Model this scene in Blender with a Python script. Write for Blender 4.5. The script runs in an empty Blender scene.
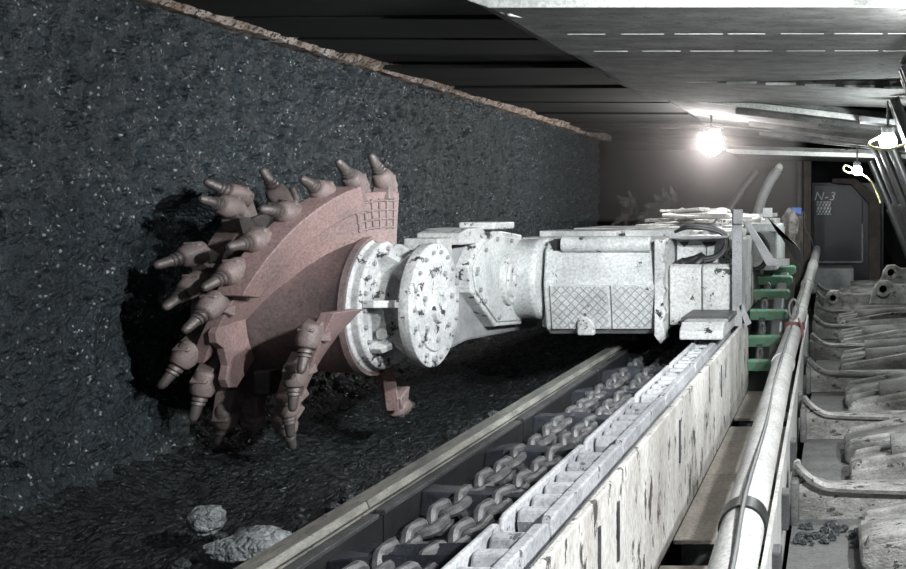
import bpy, bmesh, math, random
from mathutils import Vector, Matrix, Euler, noise
random.seed(7)
PI = math.pi
H = 1.35                      # camera height over the working floor; geometry is laid out relative to the lens, then lifted by H
COL = bpy.context.scene.collection
V = Vector

# ------------------------------------------------------------------ materials
def new_mat(name):
    m = bpy.data.materials.new(name); m.use_nodes = True
    nt = m.node_tree; b = nt.nodes['Principled BSDF']
    return m, nt, b
def nd(nt, t, **kw):
    n = nt.nodes.new(t)
    for k, v in kw.items():
        if k in n.inputs: n.inputs[k].default_value = v
        else: setattr(n, k, v)
    return n
def ramp(nt, src, stops):
    r = nt.nodes.new('ShaderNodeValToRGB'); e = r.color_ramp.elements
    while len(e) < len(stops): e.new(0.5)
    for el, (p, c) in zip(e, stops):
        el.position = p; el.color = (c, c, c, 1) if isinstance(c, (int, float)) else (*c, 1)
    nt.links.new(src, r.inputs[0]); return r.outputs[0]
def mixc(nt, f, a, b):
    m = nt.nodes.new('ShaderNodeMix'); m.data_type = 'RGBA'
    for sock, v in ((m.inputs[0], f), (m.inputs[6], a), (m.inputs[7], b)):
        if hasattr(v, 'links') or isinstance(v, bpy.types.NodeSocket): nt.links.new(v, sock)
        elif isinstance(v, (int, float)): sock.default_value = v
        else: sock.default_value = (*v, 1)
    return m.outputs[2]
def coords(nt, scale=(1, 1, 1)):
    tc = nt.nodes.new('ShaderNodeTexCoord'); mp = nt.nodes.new('ShaderNodeMapping')
    mp.inputs['Scale'].default_value = scale
    nt.links.new(tc.outputs['Object'], mp.inputs[0]); return mp.outputs[0]
def noi(nt, co, scale, detail=5, rough=.6):
    n = nd(nt, 'ShaderNodeTexNoise'); n.inputs['Scale'].default_value = scale
    n.inputs['Detail'].default_value = detail; n.inputs['Roughness'].default_value = rough
    nt.links.new(co, n.inputs['Vector']); return n.outputs[0]
def bump(nt, b, h, strength=.4, dist=.01):
    n = nt.nodes.new('ShaderNodeBump'); n.inputs['Strength'].default_value = strength; n.inputs['Distance'].default_value = dist
    nt.links.new(h, n.inputs['Height']); nt.links.new(n.outputs[0], b.inputs['Normal'])
def math2(nt, op, a, b):
    n = nt.nodes.new('ShaderNodeMath'); n.operation = op
    for i, v in enumerate((a, b)):
        if isinstance(v, (int, float)): n.inputs[i].default_value = v
        else: nt.links.new(v, n.inputs[i])
    return n.outputs[0]

def paint(name, base, dirt, chip, chip_at=.62, dirt_amt=(.45, .75), scale=1, rough=.55, metal=0, stretch=(1, 1, 1), b_str=.5):
    """worn paint: base colour, soft dirt patches, hard edged chips"""
    m, nt, b = new_mat(name); co = coords(nt, stretch)
    d = ramp(nt, noi(nt, co, 3.2*scale, 6, .65), [(dirt_amt[0], 0), (dirt_amt[1], 1)])
    c1 = mixc(nt, d, base, dirt)
    fine = ramp(nt, noi(nt, co, 60*scale, 4, .7), [(.32, .60), (.6, 1)])
    mm = nt.nodes.new('ShaderNodeMix'); mm.data_type = 'RGBA'; mm.blend_type = 'MULTIPLY'; mm.inputs[0].default_value = 1
    nt.links.new(c1, mm.inputs[6]); nt.links.new(fine, mm.inputs[7])
    ch = ramp(nt, noi(nt, co, 11*scale, 8, .68), [(chip_at, 0), (chip_at+.025, 1)])
    c2 = mixc(nt, ch, mm.outputs[2], chip)
    nt.links.new(c2, b.inputs['Base Color'])
    b.inputs['Roughness'].default_value = rough; b.inputs['Metallic'].default_value = metal
    hh = math2(nt, 'SUBTRACT', noi(nt, co, 45*scale, 4, .6), ch)
    bump(nt, b, hh, b_str, .006)
    return m

def coal(name, dark, light, glint=.966, scale=1, gl_col=(.42, .46, .48)):
    m, nt, b = new_mat(name); co = coords(nt)
    n1 = noi(nt, co, 9*scale, 8, .7)
    v = nd(nt, 'ShaderNodeTexVoronoi'); v.inputs['Scale'].default_value = 34*scale
    nt.links.new(co, v.inputs['Vector'])
    sep = nt.nodes.new('ShaderNodeSeparateColor'); nt.links.new(v.outputs['Color'], sep.inputs[0])
    v2 = nd(nt, 'ShaderNodeTexVoronoi'); v2.inputs['Scale'].default_value = 85*scale
    nt.links.new(co, v2.inputs['Vector'])
    sep2 = nt.nodes.new('ShaderNodeSeparateColor'); nt.links.new(v2.outputs['Color'], sep2.inputs[0])
    c = mixc(nt, ramp(nt, n1, [(.3, 0), (.72, 1)]), dark, light)
    c = mixc(nt, ramp(nt, sep.outputs[1], [(0, 0), (1, .45)]), c, tuple(x*.35 for x in dark))
    g = ramp(nt, sep2.outputs[0], [(glint, 0), (glint+.01, 1)])
    gate = ramp(nt, noi(nt, co, 5*scale, 3, .6), [(.42, 0), (.62, 1)])
    c = mixc(nt, math2(nt, 'MULTIPLY', g, gate), c, gl_col)
    nt.links.new(c, b.inputs['Base Color'])
    nt.links.new(ramp(nt, sep.outputs[2], [(0, .24), (1, .75)]), b.inputs['Roughness'])
    h = math2(nt, 'ADD', math2(nt, 'MULTIPLY', v.outputs['Distance'], -1.2), math2(nt, 'MULTIPLY', noi(nt, co, 70*scale, 6, .7), .7))
    h = math2(nt, 'ADD', h, math2(nt, 'MULTIPLY', v2.outputs['Distance'], -.5))
    bump(nt, b, h, .9, .016)
    return m

def plain(name, col, rough=.6, metal=0, var=.4, scale=12):
    m, nt, b = new_mat(name); co = coords(nt)
    f = ramp(nt, noi(nt, co, scale, 6, .65), [(.3, 0), (.7, 1)])
    nt.links.new(mixc(nt, f, tuple(x*(1-var) for x in col), tuple(min(1, x*(1+var*.6)) for x in col)), b.inputs['Base Color'])
    b.inputs['Roughness'].default_value = rough; b.inputs['Metallic'].default_value = metal
    bump(nt, b, noi(nt, co, 50, 4, .6), .3, .004)
    return m
def emit(name, col, s):
    m, nt, b = new_mat(name)
    b.inputs['Base Color'].default_value = (*col, 1)
    b.inputs['Emission Color'].default_value = (*col, 1); b.inputs['Emission Strength'].default_value = s
    return m

M = dict(
    coal=coal('coal_seam', (.017, .0245, .029), (.046, .062, .070)),
    coal_floor=coal('loose_coal', (.006, .0085, .0095), (.019, .024, .026), .985, 1, (.2, .23, .24)),
    lump=coal('coal_lump_grey', (.16, .18, .19), (.50, .52, .53), .93),
    small_lump=coal('coal_lump_dark', (.03, .036, .04), (.09, .1, .105), .95),
    roof_dark=plain('roof_rock', (.009, .009, .0095), .9, 0, .6, 5),
    strap=plain('roof_board_steel', (.006, .006, .0064), .85, 0, .6, 4),
    ledge=paint('pale_rock_strip', (.55, .48, .45), (.26, .18, .12), (.05, .045, .04), .53, (.36, .60), 3, .85),
    canopy=paint('dusty_canopy_steel', (.17, .17, .167), (.075, .075, .075), (.035, .035, .035), .60, (.35, .65), 1.6, .9, 0, (.8, 1.5, 1.5), 1.0),
    canopy_edge=paint('pale_canopy_edge', (.62, .63, .62), (.42, .43, .42), (.2, .2, .2), .66, (.4, .7), 1, .6),
    white=paint('chipped_white_paint', (.66, .67, .67), (.36, .37, .375), (.035, .035, .04), .588, (.42, .70), 1.0, .5),
    white_clean=paint('white_paint_dusty', (.64, .66, .66), (.40, .41, .41), (.05, .05, .05), .63, (.40, .70), 1, .5),
    white_dirty=paint('grimy_white_paint', (.60, .61, .60), (.33, .33, .325), (.045, .045, .045), .595, (.4, .68), 1, .55),
    plate=paint('flaking_white_plate', (.72, .71, .685), (.44, .42, .39), (.07, .066, .066), .575, (.42, .68), 1.0, .6, 0, (1.6, 1, .5)),
    rack=paint('dusty_white_rack', (.54, .55, .57), (.33, .34, .36), (.09, .09, .11), .60, (.42, .68), 1.2, .6),
    red=paint('worn_oxide_red_paint', (.35, .235, .222), (.23, .172, .166), (.10, .075, .075), .66, (.38, .68), 1.2, .55),
    barrel=paint('rubbed_drum_barrel', (.24, .165, .16), (.12, .10, .10), (.06, .05, .05), .68, (.35, .65), 1, .5),
    pick=paint('worn_pick_steel', (.23, .20, .19), (.14, .12, .12), (.3, .28, .26), .66, (.4, .7), 4, .4, .5),
    pick_box=paint('scuffed_pick_holder', (.29, .225, .212), (.19, .155, .15), (.12, .1, .1), .64, (.4, .66), 2.5, .5),
    steel=paint('dark_worn_steel', (.13, .13, .135), (.07, .07, .075), (.22, .22, .22), .66, (.4, .65), 2, .45, .4),
    flight=paint('flight_bar_steel', (.06, .066, .080), (.02, .022, .026), (.14, .14, .15), .68, (.4, .65), 2, .4, .3),
    link=paint('chain_link_steel', (.24, .24, .245), (.11, .11, .115), (.35, .35, .35), .68, (.4, .65), 5, .42, .45),
    pan=paint('conveyor_pan_steel', (.06, .063, .065), (.03, .032, .034), (.16, .16, .16), .68, (.4, .65), 1.5, .45, .3),
    lip=paint('rubbed_conveyor_lip', (.36, .35, .31), (.17, .17, .16), (.08, .08, .08), .60, (.38, .62), 1.6, .5, .1, (2.5, .8, 2.5)),
    deck=paint('dusty_tray_deck', (.46, .42, .37), (.30, .275, .25), (.14, .13, .12), .68, (.4, .7), 1, .75),
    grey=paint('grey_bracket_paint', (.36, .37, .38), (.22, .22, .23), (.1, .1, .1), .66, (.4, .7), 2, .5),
    green=paint('worn_green_paint', (.15, .36, .24), (.13, .24, .17), (.30, .24, .17), .55, (.45, .7), 3, .5),
    rubber=plain('black_rubber_and_shade', (.02, .02, .021), .45, 0, .3),
    hose=plain('dark_grey_hose', (.10, .10, .105), .45, 0, .3),
    pipe=paint('dusty_white_pipe', (.56, .56, .55), (.34, .34, .33), (.14, .14, .14), .66, (.42, .72), 1.4, .6),
    base=paint('dust_covered_steel', (.45, .445, .425), (.15, .15, .145), (.05, .05, .05), .60, (.36, .62), 1.5, .7, .05, (1, 1.6, 1.6), .9),
    base_dark=paint('dull_dark_steel', (.22, .22, .215), (.09, .09, .088), (.04, .04, .04), .62, (.36, .62), 1.5, .7, .05, (1, 1.6, 1.6), .9),
    floor=paint('dusty_floor_plate', (.16, .16, .158), (.085, .085, .085), (.05, .05, .05), .66, (.36, .66), 1.2, .8),
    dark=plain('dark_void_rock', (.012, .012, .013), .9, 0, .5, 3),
    leg=paint('leg_cylinder_steel', (.13, .13, .135), (.07, .07, .072), (.2, .2, .2), .7, (.4, .7), 1.5, .35, .5),
    navy=paint('dark_blue_cabinet_paint', (.013, .019, .038), (.010, .013, .022), (.01, .01, .015), .72, (.4, .7), 1, .4),
    panel_edge=plain('pale_panel_edge', (.32, .34, .37), .5),
    letter=plain('white_lettering', (.85, .87, .9), .6, 0, .1),
    blue=plain('bright_blue_plastic', (.05, .12, .42), .4),
    brown=plain('dark_brown_steel', (.085, .07, .062), .7, 0, .5, 6),
    bundle=paint('pale_mottled_cloth', (.36, .34, .32), (.16, .15, .145), (.05, .05, .05), .58, (.4, .62), 3, .9),
    red_plastic=plain('faded_red_metal', (.42, .19, .19), .6),
    yellow=plain('pale_yellow_cable', (.72, .72, .35), .5),
    lamp=emit('lamp_globe_lit', (1, .95, .92), 230),
    lamp2=emit('small_lamp_lit', (.93, 1, .98), 420),
)

# ------------------------------------------------------------------ geometry helpers
BASE = {}
def rot_to(d):
    return V(d).normalized().to_track_quat('Z', 'Y').to_matrix()
class MB:
    def __init__(s): s.bm = bmesh.new()
    def _faces(s, vs, fs):
        bv = [s.bm.verts.new(v) for v in vs]
        for f in fs:
            try: s.bm.faces.new([bv[i] for i in f])
            except ValueError: pass
        return s
    def box(s, x0, x1, y0, y1, z0, z1):
        return s._faces([(x, y, z) for x in (x0, x1) for y in (y0, y1) for z in (z0, z1)],
                        [(0, 1, 3, 2), (4, 6, 7, 5), (0, 4, 5, 1), (2, 3, 7, 6), (0, 2, 6, 4), (1, 5, 7, 3)])
    def obox(s, c, size, rot):
        R = Euler(rot).to_matrix() if not isinstance(rot, Matrix) else rot
        a, b, d = (q/2 for q in size); c = V(c)
        return s._faces([c + R @ V((x, y, z)) for x in (-a, a) for y in (-b, b) for z in (-d, d)],
                        [(0, 1, 3, 2), (4, 6, 7, 5), (0, 4, 5, 1), (2, 3, 7, 6), (0, 2, 6, 4), (1, 5, 7, 3)])
    def prism(s, poly, f0, f1):
        """poly of 2-D points; f0/f1 map a 2-D point to the two end faces"""
        n = len(poly)
        return s._faces([f0(*p) for p in poly] + [f1(*p) for p in poly],
                        [tuple(range(n))[::-1], tuple(range(n, 2*n))] + [(i, (i+1) % n, n+(i+1) % n, n+i) for i in range(n)])
    def prism_x(s, poly, x0, x1): return s.prism(poly, lambda a, b: (x0, a, b), lambda a, b: (x1, a, b))
    def prism_y(s, poly, y0, y1): return s.prism(poly, lambda a, b: (a, y0, b), lambda a, b: (a, y1, b))
    def lathe(s, p, d, prof, n=24, a0=0):
        R = rot_to(d); p = V(p); vs, fs = [], []
        for t, r in prof:
            for k in range(n):
                a = a0 + 2*PI*k/n; vs.append(p + R @ V((r*math.cos(a), r*math.sin(a), t)))
        m = len(prof)
        for i in range(m-1):
            for k in range(n):
                fs.append((i*n+k, i*n+(k+1) % n, (i+1)*n+(k+1) % n, (i+1)*n+k))
        fs.append(tuple(range(n))[::-1]); fs.append(tuple(range((m-1)*n, m*n)))
        return s._faces(vs, fs)
    def cyl(s, p0, p1, r0, r1=None, n=16):
        p0, p1 = V(p0), V(p1); L = (p1-p0).length
        return s.lathe(p0, p1-p0, [(0, r0), (L, r0 if r1 is None else r1)], n)
    def tube(s, pts, r, n=10, closed=False, res=0):
        pts = [V(p) for p in pts]
        if res:                                     # Catmull-Rom
            q = []; N = len(pts)
            rng = range(N if closed else N-1)
            for i in rng:
                g = (lambda k: pts[k % N]) if closed else (lambda k: pts[max(0, min(N-1, k))])
                a, b, c, d = g(i-1), g(i), g(i+1), g(i+2)
                for j in range(res):
                    t = j/res
                    q.append(.5*((2*b) + (c-a)*t + (2*a-5*b+4*c-d)*t*t + (3*b-a-3*c+d)*t**3))
            if not closed: q.append(pts[-1])
            pts = q
        N = len(pts); rs = r if isinstance(r, (list, tuple)) else [r]*N
        up = None; vs, fs = [], []
        for i, p in enumerate(pts):
            t = (pts[(i+1) % N]-pts[i-1]) if closed else (pts[min(N-1, i+1)]-pts[max(0, i-1)])
            t.normalize()
            if up is None:
                up = t.orthogonal().normalized()
            up = (up - t*up.dot(t)).normalized(); w = t.cross(up)
            for k in range(n):
                a = 2*PI*k/n; vs.append(p + (up*math.cos(a) + w*math.sin(a))*rs[min(i, len(rs)-1)])
        for i in range(N if closed else N-1):
            j = (i+1) % N
            for k in range(n): fs.append((i*n+k, i*n+(k+1) % n, j*n+(k+1) % n, j*n+k))
        if not closed: fs.append(tuple(range(n))[::-1]); fs.append(tuple(range((N-1)*n, N*n)))
        return s._faces(vs, fs)
    def solid(s, top, bot):
        """two matching grids of points (rows x cols) closed into a slab"""
        R, C = len(top), len(top[0]); vs = [p for r in top for p in r] + [p for r in bot for p in r]; o = R*C; fs = []
        for i in range(R-1):
            for j in range(C-1):
                a, b, c, d = i*C+j, i*C+j+1, (i+1)*C+j+1, (i+1)*C+j
                fs += [(a, b, c, d), (o+d, o+c, o+b, o+a)]
        for j in range(C-1):
            fs += [(j+1, j, o+j, o+j+1), ((R-1)*C+j, (R-1)*C+j+1, o+(R-1)*C+j+1, o+(R-1)*C+j)]
        for i in range(R-1):
            fs += [(i*C, (i+1)*C, o+(i+1)*C, o+i*C), ((i+1)*C+C-1, i*C+C-1, o+i*C+C-1, o+(i+1)*C+C-1)]
        return s._faces(vs, fs)
    def lump(s, c, size, seed=0, sub=3, amp=.35, rz=0):
        t = bmesh.new(); bmesh.ops.create_icosphere(t, subdivisions=sub, radius=1)
        R = Matrix.Rotation(rz, 3, 'Z'); c = V(c); off = V((seed*7.3, seed*3.1, seed*1.7))
        planes = []
        rr = random.Random(seed)
        for _ in range(9):
            d = V((rr.gauss(0, 1), rr.gauss(0, 1), rr.gauss(0, 1))).normalized(); planes.append((d, rr.uniform(.62, .95)))
        idx = {}; 
        for v in t.verts:
            q = v.co.copy()
            for d, h in planes:
                e = q.dot(d)
                if e > h: q -= d*(e-h)
            q *= 1 + amp*.4*noise.noise(q*2.5+off)
            idx[v.index] = s.bm.verts.new(c + R @ V((q.x*size[0], q.y*size[1], q.z*size[2])))
        for f in t.faces: s.bm.faces.new([idx[v.index] for v in f.verts])
        t.free(); return s
    def build(s, name, mat, parent=None, smooth=False, bevel=0, seg=2, angle=.6, flip=True):
        bm = s.bm
        if flip: bmesh.ops.recalc_face_normals(bm, faces=bm.faces)
        if smooth:
            for f in bm.faces: f.smooth = True
            for e in bm.edges:
                if len(e.link_faces) == 2 and e.calc_face_angle(0) > angle: e.smooth = False
        base = BASE.get(parent.name, V((0, 0, 0))) if parent else None
        if parent is None:
            cs = [v.co for v in bm.verts]; base = V(((min(c.x for c in cs)+max(c.x for c in cs))/2, (min(c.y for c in cs)+max(c.y for c in cs))/2, min(c.z for c in cs)))
        bmesh.ops.translate(bm, verts=bm.verts, vec=-base)
        me = bpy.data.meshes.new(name); bm.to_mesh(me); bm.free()
        me.materials.append(mat)
        o = bpy.data.objects.new(name, me); COL.objects.link(o)
        BASE[o.name] = base
        if parent: o.parent = parent
        else: o.location = base
        if bevel:
            b = o.modifiers.new('bevel', 'BEVEL'); b.width = bevel; b.segments = seg; b.limit_method = 'ANGLE'; b.angle_limit = .7
        return o
def tag(o, label, cat=None, group=None, kind=None):
    if label: o['label'] = label
    if cat: o['category'] = cat
    if group: o['group'] = group
    if kind: o['kind'] = kind
    return o
def thing(name, label, cat, loc, group=None):
    o = bpy.data.objects.new(name, None); COL.objects.link(o); o.location = loc; o.empty_display_size = .1
    BASE[o.name] = V(loc); return tag(o, label, cat, group)
def struct(o, label): o['kind'] = 'structure'; o['label'] = label; o['category'] = o['label'].split()[-1] if False else o.name.split('_')[0]; return o
def kids(o): return [c for c in bpy.data.objects if c.parent == o]

# ------------------------------------------------------------------ coal face, floor, roof
WX, ZR = -3.46, 1.10
def chunk(p, sc, seed):
    """faceted offset: each broken cell sits at its own depth and tilt"""
    q = p/sc
    d, pts = noise.voronoi(q)
    c = pts[0]; h = noise.cell_vector(c*37.1 + V((seed, seed, seed)))
    r = q - c
    return (h.x-.5)*.55 + (r.y*(h.y-.5) + r.z*(h.z-.5))*1.5
def wall_x(y, z):
    p = V((0, y, z))
    d = .060*noise.noise(p*.9) + .030*noise.noise(p*2.3+V((3, 1, 2)))
    d += .034*chunk(p, .17, 3) + .032*chunk(p+V((0, 5, 9)), .075, 8) + .012*noise.noise(p*22)
    q = math.hypot(y-5.52, z+.50)          # pocket the drum has cut, shaped here to deepen its dark shadow
    return WX + d - .34*max(0, min(1, (.64+.06*noise.noise(p*3)-q)/.12))
ys = []; y = 2.6
while y < 14.55: ys.append(y); y += .0047*max(y, 3.6)
zs = [-1.55 + i*.0195 for i in range(int(2.68/.0195)+1)]
mb = MB(); grid = [[mb.bm.verts.new((wall_x(y, z) + max(0, -1.0-z)**1.5*.35, y, z)) for z in zs] for y in ys]
for i in range(len(ys)-1):
    for j in range(len(zs)-1): mb.bm.faces.new((grid[i][j], grid[i+1][j], grid[i+1][j+1], grid[i][j+1]))
for j in range(len(zs)-1):            # far end of the seam turns away into the worked-out gap
    a, b = grid[-1][j], grid[-1][j+1]
    mb.bm.faces.new((a, mb.bm.verts.new((a.co.x-1.4, a.co.y+.25, a.co.z)), mb.bm.verts.new((b.co.x-1.4, b.co.y+.25, b.co.z)), b))
struct(mb.build('wall_left', M['coal']), 'black rough coal seam forming the long left wall')

def floor_z(x, y):
    t = (x+3.6)/1.95                       # 0 at the coal wall, 1 at the conveyor lip
    prof = [(-1, -1.12), (0, -1.14), (.18, -1.34), (.45, -1.38), (.7, -1.30), (.9, -1.12), (1.0, -1.08), (1.2, -1.08)]
    for (a, za), (b, zb) in zip(prof, prof[1:]):
        if t <= b: z = za + (zb-za)*(t-a)/(b-a); break
    else: z = prof[-1][1]
    p = V((x, y, 0))
    z += .05*noise.noise(p*1.6) + .025*noise.noise(p*4) + .020*chunk(V((0, x, y)), .10, 5) + .016*chunk(V((0, x+4, y)), .045, 6) + .010*noise.noise(p*18)
    return z
mb = MB(); fx = [-3.75 + i*.022 for i in range(95)]; fy = []; y = 2.5
while y < 14.8: fy.append(y); y += .0062*max(y, 3.6)
g = [[mb.bm.verts.new((x, y, floor_z(x, y))) for y in fy] for x in fx]
for i in range(len(fx)-1):
    for j in range(len(fy)-1): mb.bm.faces.new((g[i][j], g[i+1][j], g[i+1][j+1], g[i][j+1]))
fl = mb.build('loose_coal_bed', M['coal_floor'])
tag(fl, 'bed of loose black coal fines between coal wall and conveyor lip', 'coal', None, 'stuff')

struct(MB().box(-5.5, 3.2, 1.2, 21, -1.75, -1.62).build('floor', M['dark']), 'dark mine floor under the machinery')
mb = MB(); fx = [-.19 + i*.05 for i in range(60)]; fy = [2.3 + i*.05 for i in range(290)]
g = [[mb.bm.verts.new((x, y, -1.305 + .018*noise.noise(V((x*2, y*2, 1))) + .006*noise.noise(V((x*9, y*9, 3))))) for y in fy] for x in fx]
for i in range(len(fx)-1):
    for j in range(len(fy)-1): mb.bm.faces.new((g[i][j], g[i+1][j], g[i+1][j+1], g[i][j+1]))
struct(mb.build('floor_walkway', M['floor'], smooth=True), 'dusty grey walkway floor under the roof supports')
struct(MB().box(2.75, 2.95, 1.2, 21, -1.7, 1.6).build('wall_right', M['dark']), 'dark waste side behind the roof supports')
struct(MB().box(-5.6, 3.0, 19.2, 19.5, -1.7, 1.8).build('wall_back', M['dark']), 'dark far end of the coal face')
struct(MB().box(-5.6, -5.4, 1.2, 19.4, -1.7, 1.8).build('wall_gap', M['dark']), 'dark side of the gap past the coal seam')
# roof rock, uneven
mb = MB(); fx = [-5.5 + i*.14 for i in range(61)]; fy = [1.2 + i*.12 for i in range(166)]
g = [[mb.bm.verts.new((x, y, ZR+.075 + .03*noise.noise(V((x*1.3, y*1.3, 5))) + .02*noise.noise(V((x*5, y*5, 2))))) for y in fy] for x in fx]
for i in range(len(fx)-1):
    for j in range(len(fy)-1): mb.bm.faces.new((g[i][j], g[i+1][j], g[i+1][j+1], g[i][j+1]))
struct(mb.build('ceiling', M['roof_dark']), 'dark uneven rock roof over the coal face')
# pale broken rock strip along the top of the seam
mb = MB(); top, bot = [], []
yy = [3.6 + i*.035 for i in range(320)]
prof = []
for y in yy:
    k = noise.noise(V((0, y*2.2, 4))); k2 = noise.noise(V((3, y*9, 4)))
    e = .075 + .03*k + .018*k2; u = .03*noise.noise(V((8, y*1.1, 0)))
    x0 = WX + .035 + u
    prof.append([V((x0-.10, y, ZR-.07-.03*k)), V((x0+.05+.03*k2, y, ZR-.07-.03*k2)), V((x0+e+.02, y, ZR-.018)), V((x0+e+.012*k2, y, ZR+.015)), V((x0-.02, y, ZR+.055)), V((x0-.12, y, ZR+.055))])
n = 6; vs = [p for r in prof for p in r]; fs = []
for i in range(len(prof)-1):
    for k in range(n): fs.append((i*n+k, i*n+(k+1) % n, (i+1)*n+(k+1) % n, (i+1)*n+k))
fs += [tuple(range(n)), tuple(range((len(prof)-1)*n, len(prof)*n))]
mb._faces(vs, fs)
struct(mb.build('trim_1', M['ledge']), 'pale broken rock strip along the top of the coal wall')
# boards across the roof between the seam and the canopies
for k in range(15):
    y = 4.6 + k*.62; dz = random.uniform(-.02, .02); b = MB()
    b.obox(((-3.40-1.70)/2, y+random.uniform(-.05, .05), ZR-.012+dz), (1.78, .585, .03), (random.uniform(-.02, .02), random.uniform(-.008, .008), random.uniform(-.015, .015)))
    tag(b.build('roof_board', M['strap'], bevel=.004), 'dark flat board laid across the roof above the coal cutter side', 'roof board', 'dark boards across the roof')

# ------------------------------------------------------------------ the shearer
shr = thing('coal_shearer', 'white long coal cutting machine with red toothed drum beside the coal wall', 'mining machine', (-1.5, 9, -1.1))
DY, DZ = 5.5, -.517
def pol(x, r, ph, cy, cz):
    a = math.radians(ph); return V((x, cy - r*math.cos(a), cz + r*math.sin(a)))
def helix(x0, x1, ph0, ph1, ri, ro, th, cy, cz, n=40, sweep=0):
    top, bot = [], []
    for i in range(n+1):
        t = i/n; x = x0+(x1-x0)*t
        rowt, rowb = [], []
        for j in range(7):
            s = j/6; r = ri+(ro-ri)*s; ph = ph0+(ph1-ph0)*t - sweep*s*(1-t)**3
            rowt.append(pol(x, r, ph, cy, cz)); rowb.append(pol(x-th, r, ph, cy, cz))
        top.append(rowt); bot.append(rowb)
    return MB().solid(top, bot)
def make_pick(parent, x, ph, r, lean=-.25, ang=50, cy=DY, cz=DZ, sc=1, holder=True, root=.05):
    a = math.radians(ph)
    rad = V((0, -math.cos(a), math.sin(a))); tan = V((0, -math.sin(a), -math.cos(a)))
    g = math.radians(ang); d = (rad*math.cos(g) + tan*math.sin(g) + V((lean, 0, 0))).normalized()
    foot = pol(x, r-root, ph, cy, cz); hub = pol(x, r+.055, ph, cy, cz)
    if holder:
        b = MB()
        side = V((1, 0, 0)); w = .052*sc
        p0 = foot - tan*.075*sc; p1 = foot + tan*.055*sc; p2 = hub - tan*.05*sc + rad*.045*sc; p3 = hub + tan*.02*sc
        poly = [p0, p1, p3, p2]
        vs = [p - side*w*k for p, k in zip(poly, (1.1, 1.1, .8, .8))] + [p + side*w*k for p, k in zip(poly, (1.1, 1.1, .8, .8))]
        b._faces(vs, [(3, 2, 1, 0), (4, 5, 6, 7), (0, 1, 5, 4), (1, 2, 6, 5), (2, 3, 7, 6), (3, 0, 4, 7)])
        c0 = hub - d*.065*sc
        b.lathe(c0, d, [(0, .045*sc), (.012*sc, .057*sc), (.085*sc, .060*sc), (.115*sc, .050*sc), (.126*sc, .043*sc)], 14)
        b.build('pick_holder', M['pick_box' if cy < 9 else 'steel'], parent, smooth=True, bevel=.008)
    q = MB(); c0 = hub + d*.06*sc
    q.lathe(c0, d, [(0, .03*sc), (.010*sc, .036*sc), (.022*sc, .036*sc), (.026*sc, .028*sc), (.034*sc, .033*sc), (.042*sc, .033*sc), (.046*sc, .0265*sc), (.105*sc, .0225*sc), (.120*sc, .017*sc), (.126*sc, .009*sc)], 14)
    q.build('pick', M['pick'], parent, smooth=True)
drum = MB().lathe((-2.53, DY, DZ), (-1, 0, 0), [(0, .30), (0, .385), (.03, .39), (.05, .375), (.30, .36), (.55, .39), (.70, .44), (.72, .30)], 56).build('cutting_drum', M['barrel'], shr, smooth=True)
tag(drum, 'rust red toothed cutting drum of the white machine')
def drum_parts(d, cy, cz, full=True):
    M = globals()['M'] if full else dict(globals()['M'], red=globals()['M']['steel'], pick_box=globals()['M']['steel'])
    # face ring on the coal side, darker barrel paint standing in for shade
    MB().lathe((-3.13, cy, cz), (-1, 0, 0), [(0, .40), (0, .50), (.10, .51), (.10, .40)], 48).build('face_ring', M['barrel'], d, smooth=True)
    starts = [(96, -2.44, 12), (2, -2.45, 0), (-102, -2.47, 0)]
    for k, (p0, x0, sw) in enumerate(starts):
        helix(x0, -3.12, p0, p0-118, .33, .625, .075, cy, cz, sweep=sw if k == 1 else 0).build('vane', M['red'], d, smooth=True, bevel=.006)
    top, bot = [], []
    for i in range(9):
        ph = -2-36*i/8; ro = .60 + (.05 if i in (1, 2, 6, 7) else 0)
        top.append([pol(-3.02, r, ph, cy, cz) for r in (.40, .5, ro)]); bot.append([pol(-3.06, r, ph, cy, cz) for r in (.40, .5, ro)])
    MB().solid(top, bot).build('end_plate', M['red'], d, bevel=.004)
    # wear plate welded along the rim of the upper vane
    t0 = (96-71)/118; t1 = (96-9)/118
    helix(-2.44+(-.68)*t0+.07, -2.44+(-.68)*t1+.07, 71, 9, .545, .685, .145, cy, cz).build('wear_plate', M['red'], d, smooth=True, bevel=.006)
    if full:
        b = MB()
        fx = lambda ph: -2.44 - .68*(96-ph)/118 + .004
        for ph in [93-4.0*i for i in range(6)]:
            b.tube([pol(fx(ph), r, ph, cy, cz) for r in (.42, .48, .54, .59)], .0065, 6)
        for r in (.43, .475, .525, .575):
            b.tube([pol(fx(ph), r, ph, cy, cz) for ph in (94, 89, 84, 79, 74, 72)], .0065, 6)
        b.build('weld_grid', M['pick_box'], d, smooth=True)
    for k, ph in enumerate((93, 79, 64, 48, 33, 19, 5)):
        make_pick(d, -2.44-.68*(96-ph)/118-.055, ph, .63, -.12 if k < 3 else -.22, 42, cy, cz)
    for k, ph in enumerate((100, 78, 56, 33, 10, -14, -38, -60, 125, -84)):
        make_pick(d, -3.13-.03-.04*(k % 2), ph+(-4 if k % 2 else 4), .565, -.5 if k % 2 else -.22, 46, cy, cz, root=.13)
    for ph in (-8, -25, -42, -59):
        make_pick(d, -2.45-.67*(2-ph)/118-.05, ph, .62, -.05, 62, cy, cz, .95)
    make_pick(d, -2.52, -112, .60, 0, 60, cy, cz)
    MB().box(-2.98, -2.90, cy-.40, cy-.30, cz-.42, cz-.30).build('spray_block', M['steel'], d, bevel=.008)
drum_parts(drum, DY, DZ)
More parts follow.
